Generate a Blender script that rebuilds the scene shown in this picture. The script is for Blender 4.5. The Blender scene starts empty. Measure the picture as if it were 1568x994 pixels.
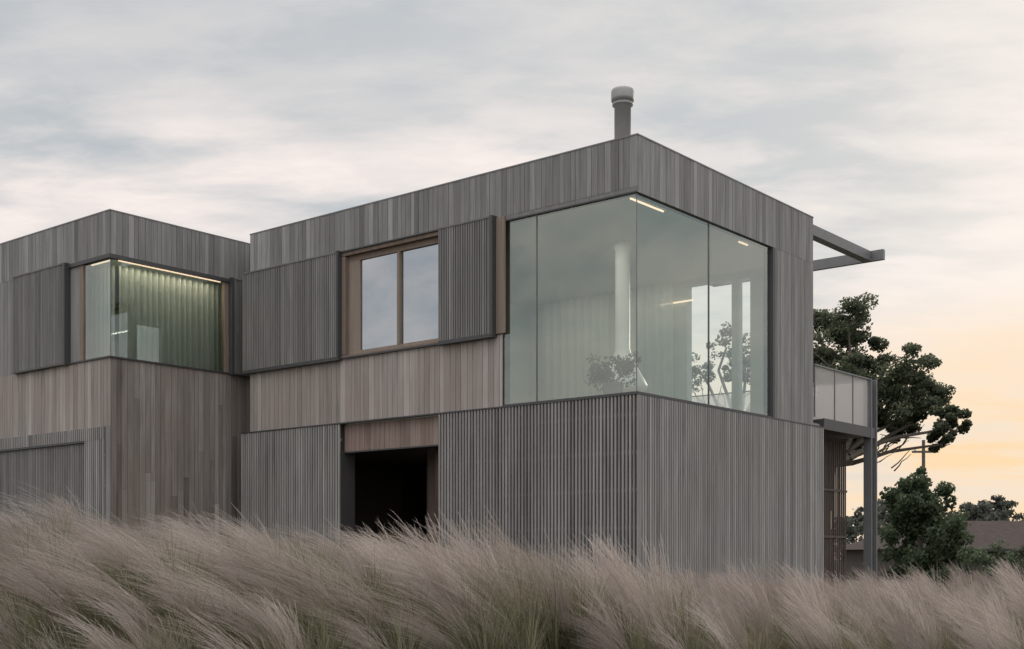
import bpy, math, random
from mathutils import Vector, Matrix
random.seed(7)
R = random.random
def U(a,b): return random.uniform(a,b)
EYE = 1.6
scene = bpy.context.scene
scene.view_settings.view_transform='Standard'
scene.view_settings.look='None'
scene.view_settings.exposure=0

# ------------------------------------------------------------------ camera
cam = bpy.data.cameras.new("camera"); co = bpy.data.objects.new("camera", cam)
scene.collection.objects.link(co); scene.camera = co
co.location=(0,0,EYE); co.rotation_euler=(math.radians(90),0,0)
cam.sensor_width=36; cam.lens=43.6; cam.shift_y=0.2285; cam.clip_end=3000; cam.clip_start=0.1

# ------------------------------------------------------------------ world
w = bpy.data.worlds.new("World"); scene.world=w; w.use_nodes=True
nt=w.node_tree; N=nt.nodes; L=nt.links
N.clear()
def nd(nt,t,**k):
    n=nt.nodes.new(t)
    for a,b in k.items(): setattr(n,a,b)
    return n
def math_(nt,op,a,b=None,c=None,clamp=False):
    n=nt.nodes.new('ShaderNodeMath'); n.operation=op; n.use_clamp=clamp
    for i,v in enumerate((a,b,c)):
        if v is None: continue
        if isinstance(v,(int,float)): n.inputs[i].default_value=v
        else: nt.links.new(v,n.inputs[i])
    return n.outputs[0]
def mixc(nt,fac,a,b,mode='MIX'):
    n=nt.nodes.new('ShaderNodeMix'); n.data_type='RGBA'; n.blend_type=mode
    if isinstance(fac,(int,float)): n.inputs[0].default_value=fac
    else: nt.links.new(fac,n.inputs[0])
    for i,v in ((6,a),(7,b)):
        if isinstance(v,tuple): n.inputs[i].default_value=(v[0],v[1],v[2],1)
        else: nt.links.new(v,n.inputs[i])
    return n.outputs[2]
def ramp(nt,fac,stops,interp='LINEAR'):
    n=nt.nodes.new('ShaderNodeValToRGB'); n.color_ramp.interpolation=interp
    e=n.color_ramp.elements
    while len(e)<len(stops): e.new(0.5)
    for i,(p,c) in enumerate(stops):
        e[i].position=p
        e[i].color=(c,c,c,1) if isinstance(c,(int,float)) else (c[0],c[1],c[2],1)
    nt.links.new(fac,n.inputs[0]); return n.outputs[0]

SUN_EL=math.radians(13); SUN_AZ=math.radians(36)   # azimuth from +Y toward +X
sky=nd(nt,'ShaderNodeTexSky',sky_type='NISHITA'); sky.sun_disc=False
sky.sun_elevation=SUN_EL; sky.sun_rotation=SUN_AZ
sky.dust_density=2.0
tc=nd(nt,'ShaderNodeTexCoord')
sep=nd(nt,'ShaderNodeSeparateXYZ'); L.new(tc.outputs['Generated'],sep.inputs[0])
X,Y,Z=sep.outputs
den=math_(nt,'ADD',math_(nt,'MAXIMUM',Z,0.0),0.15)
cx=math_(nt,'DIVIDE',X,den); cy=math_(nt,'DIVIDE',Y,den)
comb=nd(nt,'ShaderNodeCombineXYZ'); L.new(cx,comb.inputs[0]); L.new(cy,comb.inputs[1])
mp=nd(nt,'ShaderNodeMapping'); L.new(comb.outputs[0],mp.inputs[0])
mp.inputs['Rotation'].default_value=(0,0,math.radians(22)); mp.inputs['Scale'].default_value=(0.62,1.15,1)
mp.inputs['Location'].default_value=(6.3,1.1,0)
n1=nd(nt,'ShaderNodeTexNoise'); n1.inputs['Scale'].default_value=1.35; n1.inputs['Detail'].default_value=9
n1.inputs['Roughness'].default_value=0.52; n1.inputs['Distortion'].default_value=0.25
L.new(mp.outputs[0],n1.inputs['Vector'])
cl=ramp(nt,n1.outputs[0],[(0.42,0.0),(0.60,1.0)],'EASE')
n2=nd(nt,'ShaderNodeTexNoise'); n2.inputs['Scale'].default_value=4.8; n2.inputs['Detail'].default_value=11
n2.inputs['Roughness'].default_value=0.60; n2.inputs['Distortion'].default_value=0.25
L.new(mp.outputs[0],n2.inputs['Vector'])
cl2=ramp(nt,n2.outputs[0],[(0.38,0.0),(0.66,1.0)],'EASE')
bank=ramp(nt,Z,[(0.0,0.35),(0.15,0.75),(0.25,1.0),(0.30,0.95),(0.37,0.22)],'EASE')
cm=math_(nt,'ADD',math_(nt,'MULTIPLY',cl,0.66),math_(nt,'MULTIPLY',cl2,0.38),clamp=True)
cmask=math_(nt,'MULTIPLY',cm,math_(nt,'ADD',math_(nt,'MULTIPLY',bank,0.85),0.22),clamp=True)
nish=mixc(nt,1.0,sky.outputs[0],(0.09,0.09,0.09),'MULTIPLY')
base=mixc(nt,0.88,nish,(0.535,0.575,0.605))
base=mixc(nt,math_(nt,'MULTIPLY',cl2,0.28),base,(0.68,0.665,0.665))
cloud=mixc(nt,cmask,base,(0.97,0.875,0.83))
hz=ramp(nt,Z,[(0.0,1.0),(0.30,0.0)],'EASE')
hazed=mixc(nt,math_(nt,'MULTIPLY',hz,0.34),cloud,(0.80,0.72,0.68))
def dirdot(az,el):
    n=nd(nt,'ShaderNodeVectorMath',operation='DOT_PRODUCT'); L.new(tc.outputs['Generated'],n.inputs[0])
    a,e=math.radians(az),math.radians(el)
    n.inputs[1].default_value=(math.sin(a)*math.cos(e),math.cos(a)*math.cos(e),math.sin(e))
    return math_(nt,'MAXIMUM',n.outputs['Value'],0.0)
gl=math_(nt,'POWER',dirdot(22,12),20)
glow=mixc(nt,math_(nt,'MULTIPLY',gl,math_(nt,'ADD',math_(nt,'MULTIPLY',cm,0.75),0.18)),hazed,(1.0,0.92,0.85))
g2=math_(nt,'MULTIPLY',math_(nt,'POWER',dirdot(25,4),26),ramp(nt,Z,[(0.0,0.8),(0.07,1.0),(0.14,0.65),(0.22,0.0)],'EASE'))
g2=math_(nt,'MULTIPLY',g2,math_(nt,'ADD',math_(nt,'MULTIPLY',cm,0.95),0.32),clamp=True)
glow=mixc(nt,g2,glow,(1.0,0.74,0.46))
zen=ramp(nt,Z,[(0.40,0.0),(0.85,1.0)],'EASE')  # sky above the view, brightened to raise the overall light
bk=ramp(nt,math_(nt,'MULTIPLY',Y,-1.0),[(0.0,0.0),(0.8,1.0)],'EASE')  # unseen sky behind the camera, brightened as added fill light
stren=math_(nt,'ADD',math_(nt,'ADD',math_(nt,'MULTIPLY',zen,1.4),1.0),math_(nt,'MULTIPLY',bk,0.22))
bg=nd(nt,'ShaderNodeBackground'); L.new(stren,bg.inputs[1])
L.new(glow,bg.inputs[0])
wo=nd(nt,'ShaderNodeOutputWorld'); L.new(bg.outputs[0],wo.inputs[0])

sun=bpy.data.lights.new("sun",'SUN'); so=bpy.data.objects.new("sun",sun); scene.collection.objects.link(so)
sun.energy=1.0; sun.angle=math.radians(12); sun.color=(1,0.87,0.74)
d=Vector((math.sin(SUN_AZ)*math.cos(SUN_EL),math.cos(SUN_AZ)*math.cos(SUN_EL),math.sin(SUN_EL)))
so.rotation_euler=d.to_track_quat('Z','Y').to_euler()

# ------------------------------------------------------------------ materials
def newmat(name):
    m=bpy.data.materials.new(name); m.use_nodes=True
    return m,m.node_tree,m.node_tree.nodes['Principled BSDF']
def wood(name,dark,mid,light,warm,warmfac=0.3):
    m,t,b=newmat(name)
    at=nd(t,'ShaderNodeAttribute',attribute_name='tone')
    tcn=nd(t,'ShaderNodeTexCoord')
    mpn=nd(t,'ShaderNodeMapping'); mpn.inputs['Scale'].default_value=(38,38,1.3)
    t.links.new(tcn.outputs['Object'],mpn.inputs[0])
    no=nd(t,'ShaderNodeTexNoise'); no.inputs['Scale'].default_value=1; no.inputs['Detail'].default_value=6
    t.links.new(mpn.outputs[0],no.inputs['Vector'])
    nb=nd(t,'ShaderNodeTexNoise'); nb.inputs['Scale'].default_value=0.9; nb.inputs['Detail'].default_value=4
    t.links.new(tcn.outputs['Object'],nb.inputs['Vector'])
    mp3=nd(t,'ShaderNodeMapping'); mp3.inputs['Scale'].default_value=(7,7,0.9)
    t.links.new(tcn.outputs['Object'],mp3.inputs[0])
    nc=nd(t,'ShaderNodeTexNoise'); nc.inputs['Scale'].default_value=1; nc.inputs['Detail'].default_value=4
    t.links.new(mp3.outputs[0],nc.inputs['Vector'])
    f=math_(t,'ADD',math_(t,'MULTIPLY',at.outputs['Fac'],0.80),math_(t,'MULTIPLY',math_(t,'SUBTRACT',no.outputs[0],0.37),0.65))
    f=math_(t,'ADD',f,math_(t,'MULTIPLY',math_(t,'SUBTRACT',nc.outputs[0],0.47),0.6),clamp=True)
    c=ramp(t,f,[(0.0,dark),(0.5,mid),(1.0,light)])
    wf=math_(t,'MULTIPLY',ramp(t,math_(t,'ADD',math_(t,'MULTIPLY',nb.outputs[0],0.6),math_(t,'MULTIPLY',nc.outputs[0],0.4)),[(0.40,0.1),(0.62,1.0)]),warmfac)
    c=mixc(t,wf,c,warm)
    t.links.new(c,b.inputs['Base Color']); b.inputs['Roughness'].default_value=0.8
    b.inputs['Specular IOR Level'].default_value=0.25
    bu=nd(t,'ShaderNodeBump'); bu.inputs['Strength'].default_value=0.3; bu.inputs['Distance'].default_value=0.004
    t.links.new(no.outputs[0],bu.inputs['Height']); t.links.new(bu.outputs[0],b.inputs['Normal'])
    return m
def flat(name,col,rough=0.7,metal=0,noise=0.15,scale=6,spec=0.5):
    m,t,b=newmat(name)
    tcn=nd(t,'ShaderNodeTexCoord'); no=nd(t,'ShaderNodeTexNoise'); no.inputs['Scale'].default_value=scale
    no.inputs['Detail'].default_value=4
    t.links.new(tcn.outputs['Object'],no.inputs['Vector'])
    c=mixc(t,no.outputs[0],tuple(x*(1-noise) for x in col),tuple(min(1,x*(1+noise)) for x in col))
    t.links.new(c,b.inputs['Base Color']); b.inputs['Roughness'].default_value=rough; b.inputs['Metallic'].default_value=metal
    b.inputs['Specular IOR Level'].default_value=spec
    return m
def emis(name,col,s):
    m,t,b=newmat(name); b.inputs['Emission Color'].default_value=(*col,1); b.inputs['Emission Strength'].default_value=s
    b.inputs['Base Color'].default_value=(*col,1); return m
def glassm(name,tint,f0,f1,rough=0.0,gt=(0.93,0.97,0.97)):
    m=bpy.data.materials.new(name); m.use_nodes=True; t=m.node_tree; t.nodes.clear()
    tr=nd(t,'ShaderNodeBsdfTransparent'); tr.inputs[0].default_value=(*tint,1)
    g=nd(t,'ShaderNodeBsdfGlossy'); g.inputs['Roughness'].default_value=rough; g.inputs[0].default_value=(*gt,1)
    fr=nd(t,'ShaderNodeFresnel'); fr.inputs[0].default_value=1.5
    fac=math_(t,'ADD',math_(t,'MULTIPLY',fr.outputs[0],f1),f0,clamp=True)
    mx=nd(t,'ShaderNodeMixShader'); t.links.new(fac,mx.inputs[0]); t.links.new(tr.outputs[0],mx.inputs[1]); t.links.new(g.outputs[0],mx.inputs[2])
    o=nd(t,'ShaderNodeOutputMaterial'); t.links.new(mx.outputs[0],o.inputs[0]); return m
def sheer(name,col,tfac):
    m=bpy.data.materials.new(name); m.use_nodes=True; t=m.node_tree; t.nodes.clear()
    tr=nd(t,'ShaderNodeBsdfTransparent'); df=nd(t,'ShaderNodeBsdfDiffuse'); df.inputs[0].default_value=(*col,1)
    tl=nd(t,'ShaderNodeBsdfTranslucent'); tl.inputs[0].default_value=(*col,1)
    m1=nd(t,'ShaderNodeMixShader'); m1.inputs[0].default_value=0.5
    t.links.new(df.outputs[0],m1.inputs[1]); t.links.new(tl.outputs[0],m1.inputs[2])
    m2=nd(t,'ShaderNodeMixShader'); m2.inputs[0].default_value=tfac
    t.links.new(m1.outputs[0],m2.inputs[1]); t.links.new(tr.outputs[0],m2.inputs[2])
    o=nd(t,'ShaderNodeOutputMaterial'); t.links.new(m2.outputs[0],o.inputs[0]); return m

M_CLAD=wood('weathered_cladding',(0.125,0.122,0.119),(0.275,0.269,0.263),(0.50,0.492,0.482),(0.275,0.25,0.232),0.28)
M_WARM=wood('sheltered_cladding',(0.18,0.158,0.146),(0.375,0.337,0.315),(0.62,0.58,0.552),(0.35,0.28,0.245),0.5)
M_WING=wood('streaked_cladding',(0.10,0.086,0.078),(0.30,0.268,0.245),(0.62,0.585,0.55),(0.25,0.195,0.168),0.45)
M_RED=wood('unweathered_cladding',(0.14,0.10,0.087),(0.30,0.232,0.205),(0.50,0.415,0.375),(0.31,0.215,0.18),0.5)
M_BAT=wood('batten_timber',(0.145,0.14,0.136),(0.325,0.315,0.305),(0.55,0.537,0.52),(0.31,0.275,0.252),0.32)
M_SHUT=wood('shutter_timber',(0.13,0.126,0.122),(0.24,0.234,0.228),(0.39,0.38,0.37),(0.235,0.207,0.19),0.3)
M_FRAME=wood('window_timber',(0.13,0.10,0.085),(0.27,0.215,0.178),(0.40,0.335,0.29),(0.28,0.20,0.155),0.35)
M_DARK=flat('dark_backing',(0.055,0.052,0.049),0.9)
M_STEEL=flat('dark_steel',(0.085,0.085,0.088),0.5,0.3)
M_GREY=flat('grey_steel',(0.21,0.21,0.215),0.5,0.2)
M_FLUE=flat('flue_metal',(0.36,0.35,0.345),0.55,0.3)
M_WALL=flat('interior_plaster',(0.52,0.58,0.53),0.8,0,0.05)
M_CEIL=flat('ceiling_lining',(0.54,0.59,0.545),0.7,0,0.05)
M_FLOOR=flat('interior_floor',(0.42,0.38,0.33),0.5)
M_ROOF=flat('roof_membrane',(0.2,0.2,0.2),0.9)
M_WHITE=flat('white_enamel',(0.85,0.85,0.83),0.4,0,0.03)
M_GLASS=glassm('tinted_glass',(0.85,0.94,0.895),0.17,1.0,gt=(0.86,0.95,0.93))
M_GLASSR=glassm('reflective_glass',(0.6,0.65,0.66),0.55,1.2,gt=(0.80,0.84,0.90))
M_CURT=sheer('sheer_curtain',(0.80,0.85,0.80),0.25)
M_STRIP=emis('strip_light',(1.0,0.72,0.52),1.4)
M_STRIP2=emis('strip_light_soft',(1.0,0.72,0.50),1.1)
M_BAL=sheer('balustrade_mesh',(0.74,0.70,0.68),0.35)
M_SCREEN=wood('screen_slats',(0.07,0.055,0.05),(0.14,0.115,0.105),(0.23,0.19,0.175),(0.17,0.12,0.10),0.35)
M_CONC=flat('concrete',(0.3,0.29,0.28),0.9)

# ------------------------------------------------------------------ mesh builder
class MB:
    def __init__(s): s.v=[];s.f=[];s.t=[];s.m=[];s.mats=[]
    def mi(s,m):
        if m not in s.mats: s.mats.append(m)
        return s.mats.index(m)
    def face(s,pts,mat,tone=0.5):
        i=len(s.v); s.v+= [tuple(p) for p in pts]; s.f.append(tuple(range(i,i+len(pts)))); s.t.append(tone); s.m.append(s.mi(mat))
    def box(s,x0,x1,y0,y1,z0,z1,mat,tone=0.5):
        if x0>x1:x0,x1=x1,x0
        if y0>y1:y0,y1=y1,y0
        i=len(s.v)
        s.v+=[(x0,y0,z0),(x1,y0,z0),(x1,y1,z0),(x0,y1,z0),(x0,y0,z1),(x1,y0,z1),(x1,y1,z1),(x0,y1,z1)]
        k=s.mi(mat)
        for q in ((0,3,2,1),(4,5,6,7),(0,1,5,4),(1,2,6,5),(2,3,7,6),(3,0,4,7)):
            s.f.append(tuple(i+a for a in q)); s.t.append(tone); s.m.append(k)
    def tube(s,p0,p1,r0,r1,n,mat,tone=0.5,caps=True):
        p0=Vector(p0);p1=Vector(p1);ax=(p1-p0).normalized()
        a=ax.orthogonal().normalized(); b=ax.cross(a)
        i=len(s.v)
        for p,r in((p0,r0),(p1,r1)):
            for k in range(n):
                an=2*math.pi*k/n; s.v.append(tuple(p+a*math.cos(an)*r+b*math.sin(an)*r))
        m=s.mi(mat)
        for k in range(n):
            s.f.append((i+k,i+(k+1)%n,i+n+(k+1)%n,i+n+k)); s.t.append(tone); s.m.append(m)
        if caps:
            s.f.append(tuple(i+k for k in range(n))[::-1]); s.t.append(tone); s.m.append(m)
            s.f.append(tuple(i+n+k for k in range(n))); s.t.append(tone); s.m.append(m)
    def lathe(s,cx,cy,prof,n,mat):
        i=len(s.v); m=s.mi(mat)
        for r,z in prof:
            for k in range(n):
                a=2*math.pi*k/n; s.v.append((cx+r*math.cos(a),cy+r*math.sin(a),z))
        for j in range(len(prof)-1):
            for k in range(n):
                s.f.append((i+j*n+k,i+j*n+(k+1)%n,i+(j+1)*n+(k+1)%n,i+(j+1)*n+k)); s.t.append(0.5); s.m.append(m)
    def obj(s,name,parent=None,smooth=False):
        me=bpy.data.meshes.new(name); me.from_pydata(s.v,[],s.f)
        for m in s.mats: me.materials.append(m)
        me.polygons.foreach_set('material_index',s.m)
        a=me.attributes.new('tone','FLOAT','FACE'); a.data.foreach_set('value',s.t)
        if smooth: me.polygons.foreach_set('use_smooth',[True]*len(s.f))
        me.update()
        o=bpy.data.objects.new(name,me); scene.collection.objects.link(o)
        if parent: o.parent=parent
        return o
def btone():
    t=random.gauss(0.47,0.10)
    r=R()
    if r<0.08: t+=0.28
    elif r<0.16: t-=0.20
    return max(0,min(1,t))
def clad(mb,face,plane,a0,a1,z0,z1,mat,w=0.118,th=0.02,gap=0.007,shift=0,rag=False):
    a=a0
    while a<a1-1e-4:
        b=min(a+random.choice((0.092,0.118,0.118,0.138)),a1)
        if a1-b<0.04: b=a1
        t=min(1,max(0,btone()+shift)); j=U(0,0.004)
        segs=[(z0,z1,t)]
        if rag and z1-z0>3 and R()<0.65:
            zc=U(z0+1.4,z1-0.6); segs=[(z0,zc-0.002,min(1,max(0,t+U(-.35,.3)))),(zc+0.002,z1,t)]
        for (za,zb,tt) in segs:
            if face=='F': mb.box(a+gap/2,b-gap/2,plane-j,plane+th,za,zb,mat,tt)
            elif face=='S': mb.box(plane-th,plane+j,a+gap/2,b-gap/2,za,zb,mat,tt)
            elif face=='B': mb.box(a+gap/2,b-gap/2,plane-th,plane+j,za,zb,mat,tt)
            else: mb.box(plane-j,plane+th,a+gap/2,b-gap/2,za,zb,mat,tt)
        a=b
def lattice(mb,face,plane,a0,a1,z0,z1,mat,pitch=0.064,bw=0.036,dp=0.035,rails=0.55,shift=0):
    n=max(1,int(round((a1-a0-bw)/pitch))); p=(a1-a0-bw)/n
    grp=0
    for k in range(n+1):
        if k%4==0: grp=U(-0.10,0.10)
        a=a0+k*p; t=min(1,max(0,btone()+shift+grp)); j=U(0,0.002)
        if face=='F': mb.box(a,a+bw,plane-j,plane+dp,z0,z1,mat,t)
        else: mb.box(plane-dp,plane+j,a,a+bw,z0,z1,mat,t)
    z=z1-0.3
    while z>z0:
        if face=='F': mb.box(a0,a1,plane+dp+0.001,plane+dp+0.021,z,z+0.05,mat,0.45)
        else: mb.box(plane-dp-0.021,plane-dp-0.001,a0,a1,z,z+0.05,mat,0.45)
        z-=rails
def empty(name,loc,rot=0):
    e=bpy.data.objects.new(name,None); scene.collection.objects.link(e); e.location=loc; e.rotation_euler=(0,0,rot); e.empty_display_size=0.5
    return e

# ================================================================== HOUSE
H=empty('timber_clad_house',(1.82,18.0,EYE),math.radians(-39.41))
GZ=-1.7
def arealight(name,loc,sx,sy,e,col,rot=(0,0,0)):
    l=bpy.data.lights.new(name,'AREA'); l.shape='RECTANGLE'; l.size=sx; l.size_y=sy; l.energy=e; l.color=col
    o=bpy.data.objects.new(name,l); scene.collection.objects.link(o); o.parent=H; o.location=loc; o.rotation_euler=rot
arealight('living_room_strip_lamp',(-2.2,1.6,5.31),3.6,0.12,18,(1,0.92,0.80))
arealight('living_room_back_strip_lamp',(-3.6,4.4,5.31),4.0,0.12,13,(1,0.92,0.82))
arealight('bedroom_strip_lamp',(-9.60,-1.35,5.30),0.10,2.2,7.5,(1,0.82,0.62))
arealight('entry_lamp',(-4.7,2.4,1.95),0.8,0.1,14,(1,0.75,0.55))
mb=MB()
clad(mb,'F',0.0,-8.8,0.0,5.41,6.15,M_CLAD)
mb.box(-2.6,0.0-0.001,0.001,0.02,5.325,5.409,M_CLAD,0.3)
clad(mb,'S',0.0,0.022,5.7,5.325,6.15,M_CLAD,shift=0.06)
clad(mb,'S',0.0,4.21,5.7,2.405,5.322,M_CLAD,shift=0.06)
clad(mb,'F',0.0,-8.8,-2.56,2.405,3.55,M_WARM,shift=0.0)
clad(mb,'W',-8.8,0.022,5.7,2.405,6.15,M_CLAD)
clad(mb,'B',5.7,-8.778,-6.5,2.405,6.15,M_CLAD)
clad(mb,'B',5.7,-6.5,-0.022,5.325,6.15,M_CLAD)
mb.obj('upper_cladding',H)
mb=MB()
mb.box(-8.77,-0.03,0.024,0.20,5.345,6.12,M_DARK)
mb.box(-0.20,-0.024,0.201,5.67,5.345,6.12,M_DARK)
mb.box(-0.20,-0.024,4.21,5.67,2.41,5.344,M_DARK)
mb.box(-8.77,-2.56,0.024,0.20,2.41,3.54,M_DARK)
mb.box(-8.77,-6.27,0.024,0.20,3.541,5.344,M_DARK)
mb.box(-3.82,-2.56,0.024,0.20,3.541,5.344,M_DARK)
mb.box(-8.775,-8.6,0.201,5.67,2.41,6.12,M_DARK)
mb.obj('wall_core',H)
mb=MB()
mb.box(-8.81,0.008,-0.008,0.10,6.151,6.172,M_GREY)
mb.box(-0.10,0.008,0.101,5.71,6.151,6.172,M_GREY)
mb.box(-8.6,-0.1,0.2,5.6,6.0,6.06,M_ROOF)
mb.box(-8.81,-0.101,5.60,5.71,6.151,6.172,M_GREY)
mb.box(-8.81,-8.7,0.101,5.599,6.151,6.172,M_GREY)
mb.obj('roof',H)
mb=MB()
mb.box(-8.59,-0.201,0.201,5.5,5.345,5.42,M_CEIL)
mb.box(-8.59,-0.21,0.26,5.66,2.12,2.402,M_FLOOR)
mb.box(-2.56,-0.02,0.06,0.259,2.374,2.4015,M_FLOOR); mb.box(-0.209,-0.06,0.26,4.2,2.374,2.4015,M_FLOOR)
mb.box(-6.5,-6.4,0.201,5.5,2.403,5.344,M_WALL)
def endwall(xa,xb,za,zb): mb.box(xa,xb,5.50,5.678,za,zb,M_WALL)
endwall(-6.4,-4.06,2.403,5.344); endwall(-4.06,-3.94,2.403,3.6); endwall(-4.06,-3.94,4.5,5.344)
endwall(-3.94,-2.52,2.403,5.344); endwall(-2.52,-1.55,5.24,5.344); endwall(-1.55,-1.42,2.403,5.344)
endwall(-1.42,-1.16,5.24,5.344); endwall(-1.16,-0.216,2.403,5.344)
mb.box(-2.52,-1.55,5.505,5.675,2.403,2.45,M_GREY)
mb.box(-0.215,-0.203,4.21,5.5,2.403,5.344,M_WALL)
mb.box(-6.4,-6.25,0.202,0.215,2.403,5.344,M_WALL)
mb.box(-6.249,-2.57,0.203,0.215,2.403,3.54,M_WALL)
mb.box(-3.8,-2.57,0.203,0.215,3.541,5.344,M_WALL)
mb.box(-5.6,-2.7,4.6,5.1,2.403,2.80,M_CONC)
mb.obj('interior_lining',H)
mb=MB()
mb.box(-0.30,-0.275,0.25,1.15,5.325,5.343,M_STRIP)
mb.box(-0.30,-0.275,3.5,3.8,5.325,5.343,M_STRIP2)
mb.box(-3.1,-2.35,5.44,5.47,4.93,4.955,M_STRIP2)
mb.obj('ceiling_strip_lights',H)
def curtain(name,face,plane,a0,a1,z0,z1,amp=0.045,per=0.15,mat=M_CURT):
    mb=MB(); n=int((a1-a0)/0.012); pts=[]
    ph=0
    for k in range(n+1):
        a=a0+(a1-a0)*k/n; ph+=2*math.pi*0.012/per*U(0.6,1.4)
        pts.append((a,plane+amp*math.sin(ph)))
    for (a,b),(c,d) in zip(pts,pts[1:]):
        if face=='F': q=[(a,b,z0),(c,d,z0),(c,d,z1),(a,b,z1)]
        else: q=[(b,a,z0),(d,c,z0),(d,c,z1),(b,a,z1)]
        mb.face(q,mat)
    return mb.obj(name,H)
curtain('living_room_curtain','F',5.3,-5.9,-4.2,2.42,5.3,0.05,0.2)
curtain('living_room_curtain_end','F',5.3,-3.8,-2.7,2.42,5.3,0.05,0.2)
mb=MB()
zg0,zg1=2.43,5.325
def pane(face,plane,a0,a1,z0,z1,mat):
    if face=='F': mb.face([(a0,plane,z0),(a1,plane,z0),(a1,plane,z1),(a0,plane,z1)],mat)
    else: mb.face([(plane,a0,z0),(plane,a1,z0),(plane,a1,z1),(plane,a0,z1)],mat)
pane('F',0.035,-1.88,-0.038,zg0,zg1,M_GLASS); pane('F',0.035,-2.55,-1.892,zg0,zg1,M_GLASS)
pane('S',-0.035,0.038,2.07,zg0,zg1,M_GLASS); pane('S',-0.035,2.082,4.135,zg0,zg1,M_GLASS)
mb.obj('corner_glass',H)
mb=MB()
mb.box(-1.891,-1.881,0.02,0.05,zg0,zg1,M_GREY); mb.box(-0.05,-0.02,2.071,2.081,zg0,zg1,M_GREY)
mb.box(-0.042,-0.030,0.030,0.042,zg0,zg1,M_GREY)
mb.box(-2.56,-0.0,0.0,0.055,2.402,2.43,M_STEEL); mb.box(-0.055,0.0,0.056,4.2,2.402,2.43,M_STEEL)
mb.box(-2.56,-0.01,-0.006,0.06,5.326,5.344,M_STEEL); mb.box(-0.06,0.006,0.061,4.2,5.3225,5.3245,M_STEEL)
mb.box(-0.12,0.02,4.135,4.205,2.405,5.322,M_STEEL)
mb.box(-2.655,-2.48,-0.035,-0.005,3.56,5.40,M_FRAME,0.45)
mb.box(-2.72,-2.66,-0.125,0.0-0.005,3.53,5.43,M_STEEL)
mb.obj('glazing_frame',H)
mb=MB()
x0,x1=-6.24,-3.83
mb.box(x0,x1,-0.03,0.20,3.555,3.585,M_FRAME,0.4)
mb.box(x0,x1,0.06,0.14,3.586,3.655,M_FRAME,0.7)
mb.box(x0,x1,-0.02,0.14,5.34,5.405,M_FRAME,0.2)
mb.box(x0,x1,0.06,0.14,5.24,5.339,M_FRAME,0.4)
mb.box(x0,x0+0.09,-0.02,0.14,3.60,5.33,M_FRAME,0.4)
mb.box(x0+0.091,-5.86,0.06,0.14,3.656,5.239,M_FRAME,0.7)
mb.box(-4.94,-4.88,0.05,0.14,3.656,5.239,M_FRAME,0.6)
mb.box(x1-0.03,x1,0.0,0.14,3.656,5.239,M_FRAME,0.5)
mb.obj('window_frame',H)
mb=MB(); pane('F',0.09,-5.86,-4.94,3.656,5.239,M_GLASSR); pane('F',0.10,-4.88,-3.86,3.656,5.239,M_GLASSR); mb.obj('window_glass',H)
def shutter(name,face,plane,a0,a1,z0,z1):
    mb=MB()
    s=-1 if face=='F' else 1
    lattice(mb,face,plane+s*0.075,a0+0.03,a1-0.03,z0+0.03,z1-0.03,M_SHUT,pitch=0.050,bw=0.033,dp=0.02,rails=0.6)
    def bx(a,b,za,zb,p0,p1,mat):
        if face=='F': mb.box(a,b,plane+s*p0,plane+s*p1,za,zb,mat,0.3)
        else: mb.box(plane+s*p0,plane+s*p1,a,b,za,zb,mat,0.3)
    bx(a0,a1,z0,z0+0.028,0.012,0.085,M_STEEL); bx(a0,a1,z1-0.028,z1,0.012,0.085,M_SHUT)
    bx(a0,a0+0.028,z0+0.029,z1-0.029,0.012,0.080,M_SHUT); bx(a1-0.028,a1,z0+0.029,z1-0.029,0.012,0.080,M_SHUT)
    bx(a0+0.03,a1-0.03,z0+0.03,z1-0.03,0.005,0.010,M_DARK)
    return mb.obj(name,H)
shutter('sliding_shutter_a','F',0.0,-8.93,-6.30,3.54,5.43)
shutter('sliding_shutter_b','F',-0.02,-3.84,-2.725,3.54,5.43)
mb=MB(); mb.box(-6.30,-6.245,-0.11,-0.005,3.53,5.435,M_STEEL)
mb.box(-8.93,-6.24,-0.10,-0.006,3.505,3.537,M_STEEL)
mb.box(-3.84,-2.66,-0.115,-0.006,3.505,3.537,M_STEEL)
mb.box(-6.24,-3.84,-0.05,-0.006,3.525,3.553,M_STEEL)
mb.box(-6.24,-3.84,-0.05,-0.006,5.408,5.43,M_STEEL)
mb.obj('shutter_tracks',H)
# ---- lower storey
mb=MB()
lattice(mb,'F',-0.055,-3.876,0.055,GZ,2.375,M_BAT,pitch=0.0655,bw=0.033,shift=-0.06)
lattice(mb,'S',0.055,-0.015,6.02,GZ,2.375,M_BAT,pitch=0.0655,bw=0.044,dp=0.022,shift=0.02)
lattice(mb,'F',-0.055,-9.0,-6.26,GZ,2.375,M_BAT,pitch=0.0655,bw=0.042,dp=0.025)
mb.obj('batten_screen_cladding',H)
mb=MB()
mb.box(-3.876,-0.0,0.005,0.2,GZ,2.37,M_DARK); mb.box(-0.2,-0.003,0.201,6.0,GZ,2.37,M_DARK)
mb.box(-8.98,-6.27,0.005,0.2,GZ,2.37,M_DARK)
mb.box(-8.98,-8.8,0.201,5.9,GZ,2.37,M_DARK); mb.box(-8.98,-0.2,5.8,6.0,GZ,2.37,M_DARK)
mb.box(-9.0,0.06,-0.065,0.004,2.378,2.400,M_STEEL)
mb.box(0.005,0.06,0.005,6.03,2.378,2.400,M_STEEL)
mb.box(-8.7,-0.21,0.21,5.79,-0.95,-0.85,M_CONC)
mb.box(-8.7,-0.21,0.21,5.79,2.0,2.05,M_DARK)
mb.box(-6.27,-6.24,-0.04,0.3,GZ,1.9,M_STEEL)
mb.box(-6.26,-3.87,0.10,0.2,1.90,2.37,M_DARK)
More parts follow.
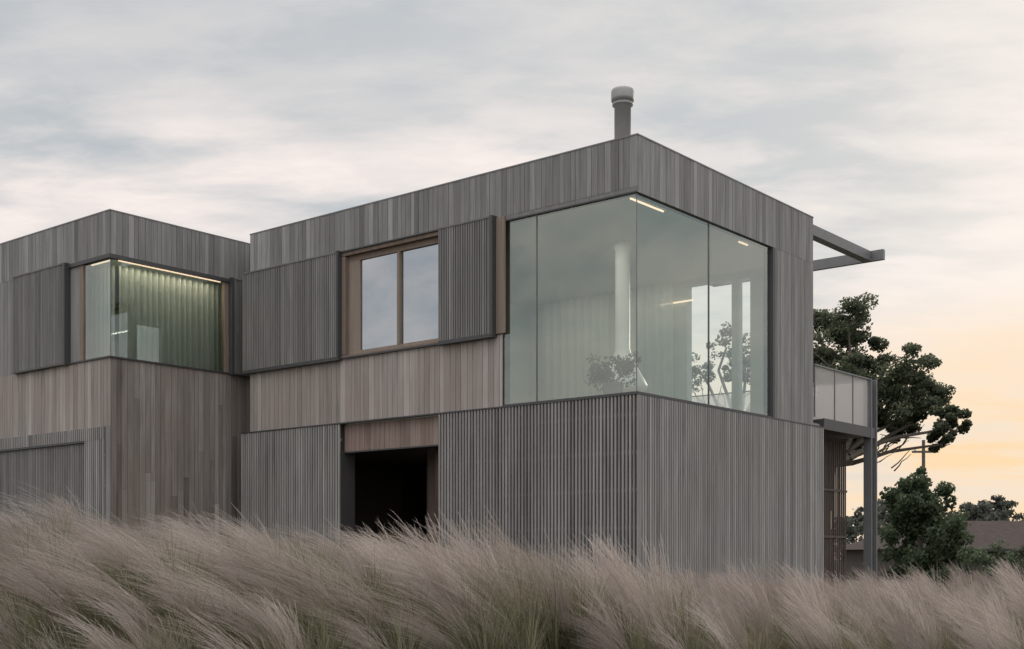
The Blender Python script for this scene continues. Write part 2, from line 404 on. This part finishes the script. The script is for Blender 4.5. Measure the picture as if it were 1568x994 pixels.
mb.box(-6.26,-3.87,0.04,0.12,1.868,1.892,M_STEEL)
mb.obj('lower_walls',H)
mb=MB(); clad(mb,'F',0.06,-6.25,-3.88,1.895,2.37,M_RED,w=0.12)
mb.box(-5.5,-5.3,1.4,1.6,-0.85,2.0,M_SCREEN,0.8)
mb.box(-4.35,-3.9,2.2,2.3,-0.85,1.6,M_RED,0.3)
mb.box(-6.0,-5.75,2.0,2.1,-0.85,2.0,M_SCREEN,0.6)
mb.box(-3.875,-3.86,0.21,2.2,-0.85,1.89,M_SCREEN,0.5)
for k in range(9): mb.box(-7.6+k*0.28,-7.35+k*0.28,3.6+0.03*(k%2),3.7,-0.85,1.9,M_RED,0.3+0.05*(k%3))
mb.obj('entry_joinery',H)
mb=MB(); mb.box(-4.9,-4.6,2.6,2.62,1.62,1.635,M_STRIP); mb.obj('entry_strip_light',H)

# ---- balcony and pergola
mb=MB()
mb.box(-0.20,-0.02,5.70,8.30,5.86,6.05,M_GREY)
mb.box(-3.6,0.22,8.302,8.40,5.86,6.06,M_GREY)
mb.box(-3.6,-3.42,5.70,8.30,5.86,6.05,M_GREY)
mb.obj('pergola_beams',H)
mb=MB()
mb.box(-4.5,0.03,6.03,8.30,2.39,2.55,M_STEEL)
mb.box(-4.5,-0.03,5.70,6.03,2.38,2.46,M_CONC)
mb.box(0.031,0.06,6.03,8.30,2.36,2.56,M_STEEL)
for yy in (8.12,8.36): mb.box(-0.10,0.065,yy,yy+0.035,GZ,3.52,M_GREY)
mb.box(-0.035,-0.01,8.156,8.359,GZ,3.50,M_STEEL)
for yy in (8.12,8.36): mb.box(-4.5,-4.34,yy,yy+0.035,GZ,3.52,M_GREY)
mb.box(-4.435,-4.41,8.156,8.359,GZ,3.50,M_STEEL)
mb.box(-0.02,0.04,5.71,8.12,3.49,3.515,M_GREY)
mb.box(-4.34,-0.11,8.14,8.18,3.49,3.515,M_GREY)
for yy in (5.72,6.55,7.35,8.05): mb.box(0.0,0.03,yy,yy+0.015,2.56,3.49,M_GREY)
mb.obj('balcony_structure',H)
mb=MB(); mb.face([(0.012,5.74,2.57),(0.012,8.1,2.57),(0.012,8.1,3.48),(0.012,5.74,3.48)],M_BAL)
mb.face([(-4.3,8.16,2.6),(-0.12,8.16,2.6),(-0.12,8.16,3.48),(-4.3,8.16,3.48)],M_BAL)
mb.obj('balustrade_panels',H)
mb=MB(); y=6.06
while y<8.05:
    mb.box(-0.45,-0.425,y,y+0.024,GZ,2.30,M_SCREEN,btone()); y+=0.085
for z in (-0.5,0.4,1.3,2.3): mb.box(-0.424,-0.405,6.05,8.05,z,z+0.04,M_SCREEN,0.4)
x=-4.3
while x<-0.5:
    mb.box(x,x+0.035,8.0,8.04,GZ,2.30,M_SCREEN,btone()); x+=0.10
mb.obj('undercroft_screen',H)
mb=MB(); fx,fy=-1.863,2.352
mb.lathe(fx,fy,[(0.16,6.04),(0.16,6.10),(0.14,6.12),(0.14,7.66),(0.175,7.665),(0.175,7.70),(0.15,7.71),(0.15,7.735),(0.19,7.74),(0.195,7.78),(0.195,7.90),(0.18,7.935),(0.0,7.95)],32,M_FLUE)
mb.obj('flue_terminal',H,True)
mb=MB()
mb.lathe(fx,fy,[(0.15,5.34),(0.15,5.24),(0.125,5.2),(0.125,3.55),(0.15,3.45),(0.24,3.25),(0.36,3.05),(0.42,2.93),(0.40,2.85),(0.25,2.8),(0,2.79)],32,M_WHITE)
mb.obj('hanging_fireplace',H,True)

# ---- second (left) volume
CX,CY=-9.37,-2.65; WX=CX-4.6
mb=MB()
clad(mb,'F',CY,WX,CX,5.39,6.15,M_CLAD); clad(mb,'S',CX,CY+0.022,5.0,5.39,6.15,M_CLAD,shift=0.0)
clad(mb,'S',CX,CY+0.022,5.0,GZ,3.55,M_WING,shift=-0.03,rag=True)
clad(mb,'S',CX,CY+2.66,5.0,3.551,5.389,M_CLAD,shift=-0.1)
clad(mb,'F',CY,WX,CX,2.345,3.55,M_WARM,shift=-0.05)
clad(mb,'F',CY,CX-0.14,CX,GZ,2.342,M_CLAD)
clad(mb,'F',CY,WX,CX-1.38,3.551,5.389,M_CLAD)
clad(mb,'W',WX,CY+0.022,0.9,2.0,6.15,M_CLAD); clad(mb,'W',WX,1.55,5.0,2.0,6.15,M_CLAD); clad(mb,'W',WX,CY+0.022,5.0,GZ,1.99,M_CLAD)
clad(mb,'W',WX,0.9,1.55,5.25,6.15,M_CLAD)
mb.obj('wing_cladding',H)
mb=MB()
mb.box(WX+0.03,CX-0.03,CY+0.024,CY+0.2,5.345,6.12,M_DARK); mb.box(CX-0.2,CX-0.024,CY+0.201,4.9,5.345,6.12,M_DARK)
mb.box(WX+0.03,CX-0.03,CY+0.024,CY+0.2,GZ,3.54,M_DARK); mb.box(CX-0.2,CX-0.024,CY+0.201,4.9,GZ,3.54,M_DARK)
mb.box(CX-0.2,CX-0.024,CY+2.66,4.9,3.541,5.344,M_DARK)
mb.box(WX+0.03,CX-1.38,CY+0.024,CY+0.2,3.541,5.344,M_DARK)
mb.box(WX-0.01,CX+0.008,CY-0.008,CY+0.1,6.151,6.172,M_GREY); mb.box(CX-0.1,CX+0.008,CY+0.101,5.0,6.151,6.172,M_GREY)
mb.box(WX+0.1,CX-0.1,CY+0.1,4.9,6.0,6.06,M_ROOF)
mb.obj('wing_core_and_roof',H)
mb=MB()
mb.box(WX+0.03,CX-0.201,CY+0.201,4.9,5.36,5.42,M_CEIL); mb.box(WX+0.03,CX-0.21,CY+0.21,4.79,2.7,2.9,M_FLOOR)
mb.box(WX+0.03,CX-0.21,4.8,4.9,2.9,5.36,M_WALL)
mb.box(WX+0.03,WX+0.12,CY+0.21,0.9,2.9,5.36,M_WALL); mb.box(WX+0.03,WX+0.12,1.55,4.8,2.9,5.36,M_WALL)
mb.box(WX+0.03,WX+0.12,0.9,1.55,5.2,5.36,M_WALL)
mb.obj('wing_interior',H)
mb=MB(); 
pane('S',CX-0.035,CY+0.038,CY+2.5,3.58,5.30,M_GLASS); pane('F',CY+0.035,CX-0.87,CX-0.038,3.58,5.30,M_GLASS)
mb.obj('wing_corner_glass',H)
mb=MB()
mb.box(CX-0.042,CX-0.03,CY+0.03,CY+0.042,3.58,5.30,M_GREY)
mb.box(CX-0.06,CX+0.03,CY-0.03,CY+2.7,3.553,3.58,M_STEEL); mb.box(CX-1.4,CX-0.061,CY-0.03,CY+0.06,3.553,3.58,M_STEEL)
mb.box(CX-0.06,CX+0.02,CY-0.02,CY+2.7,5.32,5.388,M_STEEL); mb.box(CX-1.4,CX-0.061,CY-0.02,CY+0.06,5.32,5.388,M_STEEL)
mb.box(CX-0.1,CX-0.02,CY+2.5,CY+2.60,3.581,5.319,M_FRAME,0.5); mb.box(CX-0.1,CX+0.09,CY+2.601,CY+2.65,3.54,5.41,M_STEEL)
mb.box(CX-1.3,CX-0.98,CY+0.02,CY+0.1,3.581,5.319,M_SHUT,0.7); mb.box(CX-0.979,CX-0.87,CY+0.01,CY+0.1,3.581,5.319,M_FRAME)
mb.box(CX-1.38,CX-1.31,CY-0.1,CY+0.1,3.54,5.41,M_STEEL)
mb.obj('wing_window_frame',H)
curtain('wing_curtain_side','S',CX-0.36,CY+0.40,CY+3.3,2.92,5.32,0.04,0.13)
curtain('wing_curtain_front','F',CY+0.36,CX-1.3,CX-0.40,2.92,5.32,0.04,0.13)
mb=MB(); mb.box(CX-0.13,CX-0.11,CY+0.25,CY+2.48,5.315,5.345,M_STRIP2); mb.box(CX-0.85,CX-0.25,CY+0.16,CY+0.18,5.325,5.345,M_STRIP2); mb.obj('wing_strip_light',H)
shutter('wing_shutter_front','F',CY,CX-3.18,CX-1.385,3.55,5.42)
shutter('wing_shutter_side','S',CX,CY+2.66,CY+3.7,3.54,5.41)
mb=MB()
lattice(mb,'F',CY-0.04,WX,CX-0.15,2.12,2.34,M_BAT); lattice(mb,'F',CY-0.04,CX-0.75,CX-0.15,GZ,2.115,M_BAT)
lattice(mb,'F',CY-0.012,WX,CX-0.78,GZ,2.08,M_SHUT,pitch=0.058)
mb.box(WX,CX-0.76,CY-0.05,CY-0.005,2.085,2.112,M_STEEL)
mb.obj('garage_batten_door',H)

# ================================================================== TERRAIN
def sm(a,b,x):
    t=max(0,min(1,(x-a)/(b-a))); return t*t*(3-2*t)
def ground(x,y):   # relative to eye
    xn=x*12/max(y,6)
    s=1-sm(-1.4,2.0,xn)
    ridge=-1.0+0.58*s-0.08*sm(2,5,xn)+0.09*(1-sm(-3.5,-1.0,xn))
    r=-1.6+(ridge+1.6)*sm(4.5,10.8,y)
    back=sm(12.8,16.5,y)
    r=r*(1-back)+(-0.95)*back
    r+=0.05*math.sin(x*1.1+y*0.6)+0.03*math.sin(x*2.3-y*1.7)
    far=sm(40,120,math.hypot(x,y))
    return r*(1-far)+(-1.6)*far
def axis():
    a=[]; x=0; st=0.35
    while x<1500:
        a.append(x); x+=st
        if x>18: st*=1.16
    return a
ax=axis(); xs=[-v for v in ax[:0:-1]]+ax
n=len(xs)
verts=[(x,y+8,ground(x,y+8)+EYE) for y in xs for x in xs]
faces=[(j*n+i,j*n+i+1,(j+1)*n+i+1,(j+1)*n+i) for j in range(n-1) for i in range(n-1)]
me=bpy.data.meshes.new('ground'); me.from_pydata(verts,[],faces)
me.polygons.foreach_set('use_smooth',[True]*len(faces))
m,t,b=newmat('soil_and_turf')
tcn=nd(t,'ShaderNodeTexCoord'); no=nd(t,'ShaderNodeTexNoise'); no.inputs['Scale'].default_value=0.8; no.inputs['Detail'].default_value=9
t.links.new(tcn.outputs['Object'],no.inputs['Vector'])
t.links.new(ramp(t,no.outputs[0],[(0.3,(0.04,0.038,0.025)),(0.6,(0.08,0.075,0.045)),(0.8,(0.13,0.11,0.08))]),b.inputs['Base Color']); b.inputs['Roughness'].default_value=1
me.materials.append(m); go=bpy.data.objects.new('ground',me); scene.collection.objects.link(go)

# ================================================================== GRASS
def leafmat(name,c0,c1,c2,trans=0.35,objr=0.2):
    m=bpy.data.materials.new(name); m.use_nodes=True; t=m.node_tree; t.nodes.clear()
    at=nd(t,'ShaderNodeAttribute',attribute_name='tone')
    oi=nd(t,'ShaderNodeObjectInfo')
    f=math_(t,'ADD',math_(t,'MULTIPLY',at.outputs['Fac'],1-objr),math_(t,'MULTIPLY',oi.outputs['Random'],objr))
    c=ramp(t,f,[(0,c0),(0.5,c1),(1,c2)])
    df=nd(t,'ShaderNodeBsdfDiffuse'); tl=nd(t,'ShaderNodeBsdfTranslucent')
    t.links.new(c,df.inputs[0]); t.links.new(c,tl.inputs[0])
    mx=nd(t,'ShaderNodeMixShader'); mx.inputs[0].default_value=trans
    t.links.new(df.outputs[0],mx.inputs[1]); t.links.new(tl.outputs[0],mx.inputs[2])
    o=nd(t,'ShaderNodeOutputMaterial'); t.links.new(mx.outputs[0],o.inputs[0]); return m
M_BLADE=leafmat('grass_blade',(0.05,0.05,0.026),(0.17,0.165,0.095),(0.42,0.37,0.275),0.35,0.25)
M_PLUME=leafmat('grass_plume',(0.24,0.20,0.18),(0.48,0.41,0.37),(0.82,0.745,0.69),0.42,0.35)
def clump(seed,lean,h,nb,npl):
    random.seed(seed); mb=MB()
    wind=Vector((-1,0.15,0)).normalized()
    def curve(base,out,Ln,k):
        def f(t):
            return base+Vector((0,0,1))*Ln*(t-0.30*k*t*t) + out*Ln*(k*0.75*t**1.8)
        return f
    for i in range(nb):
        a=U(0,6.283); r=0.15*math.sqrt(R()); base=Vector((r*math.cos(a),r*math.sin(a),-0.05))
        od=Vector((math.cos(a),math.sin(a),0))*U(0.1,0.9)+wind*lean*U(0.3,0.9)
        k=min(1.3,od.length*1.0); od.normalize()
        Ln=h*U(0.42,0.84); f=curve(base,od,Ln,k)
        side=Vector((math.cos(a+U(-1,1)),math.sin(a+U(-1,1)),0)); wd=U(0.0014,0.0032)
        tn=max(0,min(1,random.gauss(0.40,0.26))); prev=None; ns=4
        for q in range(ns+1):
            t=q/ns; p=f(t); ww=wd*(1-t**1.5)+0.0004
            cur=(p-side*ww,p+side*ww)
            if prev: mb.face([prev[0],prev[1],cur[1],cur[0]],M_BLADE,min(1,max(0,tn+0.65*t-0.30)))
            prev=cur
    tufts=[(U(-.9,.9),U(0.60,1.12),random.choice((-0.25,-0.1,0.05,0.2,0.4))) for _ in range(9)]
    for i in range(npl):
        ta,tl_,tt=random.choice(tufts)
        a=ta*2.4+U(-.38,.38)+math.pi; a2=ta*5+U(-.8,.8); r=0.08+U(-.06,.07); base=Vector((r*math.cos(a2),r*math.sin(a2),0))
        od=Vector((math.cos(a),math.sin(a),0))*U(0.18,0.42)+wind*lean*U(0.74,1.03)
        k=min(1.3,od.length); od.normalize()
        Ln=h*tl_*U(0.84,1.09); f=curve(base,od,Ln,k)
        side=Vector((-od.y,od.x,0)) if R()<0.5 else Vector((1,0,0))
        tn=max(0,min(1,random.gauss(0.42,0.14)+tt*0.55)); prev=None
        for q in range(6):
            t=q/5; p=f(t); ww=0.0010
            cur=(p-side*ww,p+side*ww)
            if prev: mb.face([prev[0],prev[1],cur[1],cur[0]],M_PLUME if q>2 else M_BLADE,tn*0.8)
            prev=cur
        s0=U(0.42,0.62)
        for q in range(28):
            t=s0+(1-s0)*(q/27)**0.85; p=f(t); tg=(f(t+0.02)-f(t)).normalized()
            rv=Vector((U(-1,1),U(-1,1),U(-1,1)+0.1)); rv=(rv-tg*rv.dot(tg)).normalized()
            dr=(tg+rv*U(0.06,0.34)+wind*0.12*lean).normalized(); ln=U(0.03,0.07)*(1.15-0.5*(t-s0)/(1-s0))
            sd=dr.cross(Vector((U(-.3,.3),1,U(-.3,.3)))).normalized()*U(0.0006,0.0013)
            mb.face([p-sd,p+sd,p+dr*ln],M_PLUME,max(0,min(1,tn+U(-0.2,0.25))))
    me_o=mb.obj('tmp'); me=me_o.data; bpy.data.objects.remove(me_o); return me
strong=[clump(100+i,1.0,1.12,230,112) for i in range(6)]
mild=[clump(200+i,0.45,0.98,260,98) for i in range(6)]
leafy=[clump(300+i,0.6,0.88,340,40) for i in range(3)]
random.seed(11)
G=empty('ornamental_grass',(0,0,0))
cnt=0
def inside_house(x,y):
    dx,dy=x-1.82,y-18.0; a=math.radians(39.41)
    lx=dx*math.cos(a)-dy*math.sin(a); ly=dx*math.sin(a)+dy*math.cos(a)
    return (lx>-9.2 and lx<0.25 and ly>-0.25 and ly<8.6) or (lx<=-9.1 and ly>-2.9)
y=7.3
while y<19.5:
    half=y*0.46+1.8; x=-half; row=0
    while x<half:
        px=x+U(-0.26,0.26); py=y+U(-0.25,0.25)
        s=1-sm(-2.0,2.8,px*12/py)
        start=7.4+2.3*sm(-2.5,2.5,px*12/py)
        if py>start and not inside_house(px,py):
            rr=R()
            fr=1-sm(start+0.2,start+1.2,py)
            hollow=max(0,math.sin(px*1.7+2.1*math.sin(py*1.1))*math.sin(py*1.9+0.7))
            if rr<0.06+0.22*fr+0.30*hollow: me=random.choice(leafy)
            elif R()<s*0.9+0.05: me=random.choice(strong)
            else: me=random.choice(mild)
            o=bpy.data.objects.new('grass_clump',me); scene.collection.objects.link(o); o.parent=G
            patch=0.5+0.5*math.sin(px*0.9+1.3*math.sin(py*0.8))
            sc=U(0.68,1.10)*(0.88+0.2*patch)
            if py>13.5: sc*=0.85
            o.location=(px,py,ground(px,py)+EYE-0.02); o.scale=(sc,sc,sc*U(0.9,1.1))
            o.rotation_euler=(U(-.08,.08),U(-.08,.08),math.radians(U(-34,34))); cnt+=1
        x+=0.43
    y+=0.42
print('clumps',cnt)

# ================================================================== TREES
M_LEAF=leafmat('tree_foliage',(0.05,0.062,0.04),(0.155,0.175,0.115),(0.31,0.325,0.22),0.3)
M_LEAF2=leafmat('bush_foliage',(0.04,0.058,0.032),(0.115,0.15,0.09),(0.23,0.27,0.18),0.3)
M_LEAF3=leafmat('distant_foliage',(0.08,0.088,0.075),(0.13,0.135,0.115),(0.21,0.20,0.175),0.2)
M_BARK=flat('bark',(0.17,0.145,0.125),0.95,0,0.4,20)
def foliage(mb,c,r,nl,ls,mat,flatz=0.8):
    c=Vector(c)
    subs=[(c+Vector((random.gauss(0,1),random.gauss(0,1),random.gauss(0,1)*flatz)).normalized()*r*U(0.35,0.95),r*U(0.22,0.48),U(-0.2,0.2)) for _ in range(14)]
    for i in range(nl):
        sc,sr,st=random.choice(subs)
        d=Vector((random.gauss(0,1),random.gauss(0,1),random.gauss(0,1))).normalized()
        p=sc+Vector((d.x,d.y,d.z*flatz))*sr*(R()**0.4)
        a=Vector((random.gauss(0,1),random.gauss(0,1),random.gauss(0,1)+0.3)).normalized(); b=a.orthogonal().normalized(); e=a.cross(b)
        s=ls*U(0.6,1.3)
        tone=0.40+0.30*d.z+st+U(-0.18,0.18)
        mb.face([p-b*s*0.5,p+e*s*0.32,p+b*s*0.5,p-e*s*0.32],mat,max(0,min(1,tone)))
def limb(mb,p0,p1,r0,r1,bend=0.1,seg=4):
    p0=Vector(p0);p1=Vector(p1);L_=(p1-p0).length; prev=p0; pr=r0
    for i in range(1,seg+1):
        t=i/seg; p=p0.lerp(p1,t)
        if i<seg: p+=Vector((U(-1,1),U(-1,1),U(-.4,.8)))*bend*L_*0.5
        r=r0+(r1-r0)*t; mb.tube(prev,p,pr,r,7,M_BARK,0.5,False); prev=p; pr=r
    return prev
random.seed(5)
mb=MB(); bx,by=11.4,40.0
cl_=[(-1.5,7.4,.95),(-.8,7.6,1.0),(-.1,7.25,.95),(-.6,6.4,1.0),(-1.5,6.2,1.0),(.5,6.6,.85),(.1,5.9,.95),(1.05,6.05,.9),(1.6,5.55,.9),(1.2,4.95,.9),(1.9,4.85,.8),(2.2,4.3,.65),(2.55,3.9,.45),(1.5,4.3,.6),(0,5.25,.95),(.5,5.0,.9),(-.85,5.4,1.0),(-2.6,6.9,.9),(-2.4,5.9,.9),(-3.4,6.1,.8),(-3.2,5.2,.7),(-1.6,4.7,.9),(-.6,4.5,.9),(.2,4.4,.75),(-1.0,3.8,.8),(-.2,3.9,.6)]
trunk_top=(bx-1.2,by,3.0)
limb(mb,(bx-1.5,by,-1.7),trunk_top,0.32,0.22,0.06,5)
for (dx,z,r) in cl_:
    c=(bx+dx,by+U(-1.6,1.6),z)
    limb(mb,trunk_top,(c[0],c[1],c[2]-0.2),0.10,0.03,0.12,5)
    for k in range(3): limb(mb,(c[0],c[1],c[2]-0.3),(c[0]+U(-.8,.8),c[1]+U(-.8,.8),c[2]+U(-.5,.6)),0.03,0.01,0.2,3)
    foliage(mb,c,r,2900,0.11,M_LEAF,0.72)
for k in range(14):
    a=(bx+U(0.0,1.0),by+U(-1,1),U(2.8,3.5)); limb(mb,a,(a[0]+U(0.3,1.1),a[1],a[2]+U(0.3,0.9)),0.026,0.007,0.15,4)
o=mb.obj('macrocarpa_tree'); o.location=(0,0,EYE)
mb=MB(); bx,by=6.4,37.0
limb(mb,(bx,by,-1.7),(bx+0.1,by,3.0),0.28,0.18,0.08,5)
for dx,z,r in [(-.8,5.6,.6),(0,6.3,.75),(.9,6.0,.75),(.3,5.5,.5),(1.3,5.3,.55)]:
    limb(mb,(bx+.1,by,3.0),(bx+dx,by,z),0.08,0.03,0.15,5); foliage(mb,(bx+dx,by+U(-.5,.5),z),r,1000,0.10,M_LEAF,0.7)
for k in range(16): limb(mb,(bx+.1,by,U(3,3.8)),(bx+U(-1.3,1.5),by+U(-.6,.6),U(4,5.3)),0.03,0.01,0.2,5)
o=mb.obj('spreading_tree'); o.location=(0,0,EYE)
mb=MB(); bx,by=11.5,35.0
limb(mb,(bx,by,-1.7),(bx,by,0.6),0.14,0.08,0.05,3)
for dx,z,r in [(-.1,2.0,.6),(-.5,1.6,.7),(.45,1.5,.65),(-.4,.8,.75),(.5,.7,.8),(0,1.2,.8),(-.3,0,.8),(.6,0,.8),(0,-.7,.9),(.9,-.5,.6)]:
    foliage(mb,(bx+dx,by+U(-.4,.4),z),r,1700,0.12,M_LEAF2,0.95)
o=mb.obj('evergreen_bush'); o.location=(0,0,EYE)
mb=MB()
for i in range(12):
    cx_=12.4+i*0.62+U(-.2,.2); foliage(mb,(cx_,33+U(-.8,.8),-0.35+U(-.2,.32)),U(.5,.75),1100,0.09,M_LEAF2,0.8)
o=mb.obj('hedge'); o.location=(0,0,EYE)
mb=MB()
for i in range(110):
    X_=U(24,70); Y_=U(85,110)
    foliage(mb,(X_,Y_,U(0.2,4.0)),U(1.2,2.2),430,0.40,M_LEAF3,0.6)
o=mb.obj('distant_trees'); o.location=(0,0,EYE)

mb=MB(); mb.tube((14.6,44,-1.7),(14.6,44,4.2),0.08,0.06,8,M_BARK); mb.box(14.2,15.0,43.95,44.05,3.75,3.82,M_BARK)
for k in (14.3,14.8): mb.tube((k,44,3.82),(k,44,3.92),0.03,0.03,6,M_WHITE)
o=mb.obj('utility_pole'); o.location=(0,0,EYE)
NB=empty('neighbouring_house',(23,62,EYE),math.radians(8))
mt=flat('brown_tiles',(0.085,0.066,0.06),0.95,0,0.35,3,0.1); mw=flat('render_wall',(0.12,0.105,0.095),0.9,0,0.2,3,0.1)
mb=MB(); mb.box(-5,8,-3,4,-1.7,0.45,mw)
mb.box(-3,-1.6,-3.05,-3.0,-0.7,0.2,M_STEEL); mb.box(1,2.6,-3.05,-3.0,-0.7,0.2,M_STEEL); mb.box(4.6,5.6,-3.05,-3.0,-1.6,0.3,M_DARK)
mb.obj('walls',NB)
mb=MB(); A=[(-5.6,-3.6,.45),(8.6,-3.6,.45),(8.6,4.6,.45),(-5.6,4.6,.45)]; r0=(-2,0.5,1.9); r1=(5,0.5,1.9)
mb.face([A[0],A[1],r1,r0],mt); mb.face([A[1],A[2],r1],mt); mb.face([A[2],A[3],r0,r1],mt); mb.face([A[3],A[0],r0],mt)
mb.box(-5.6,8.6,-3.66,-3.61,.33,.46,M_DARK)
mb.obj('roof',NB)

P=empty('potted_plant',(0,0,0))
random.seed(3)
mb=MB(); mb.lathe(0,0,[(0,0),(0.13,0.0),(0.17,0.28),(0.15,0.28),(0.14,0.25),(0,0.25)],20,M_CONC)
for k in range(22):
    e=(U(-.42,.42),U(-.42,.42),U(.28,.68)); limb(mb,(0,0,.22),e,0.008,0.003,0.12,3); foliage(mb,e,0.14,75,0.05,M_LEAF,1)
mb.obj('plant_and_pot',P)
a=math.radians(-39.41); lx,ly=-0.85,0.6
P.location=(1.82+lx*math.cos(a)-ly*math.sin(a),18+lx*math.sin(a)+ly*math.cos(a),EYE+2.403)
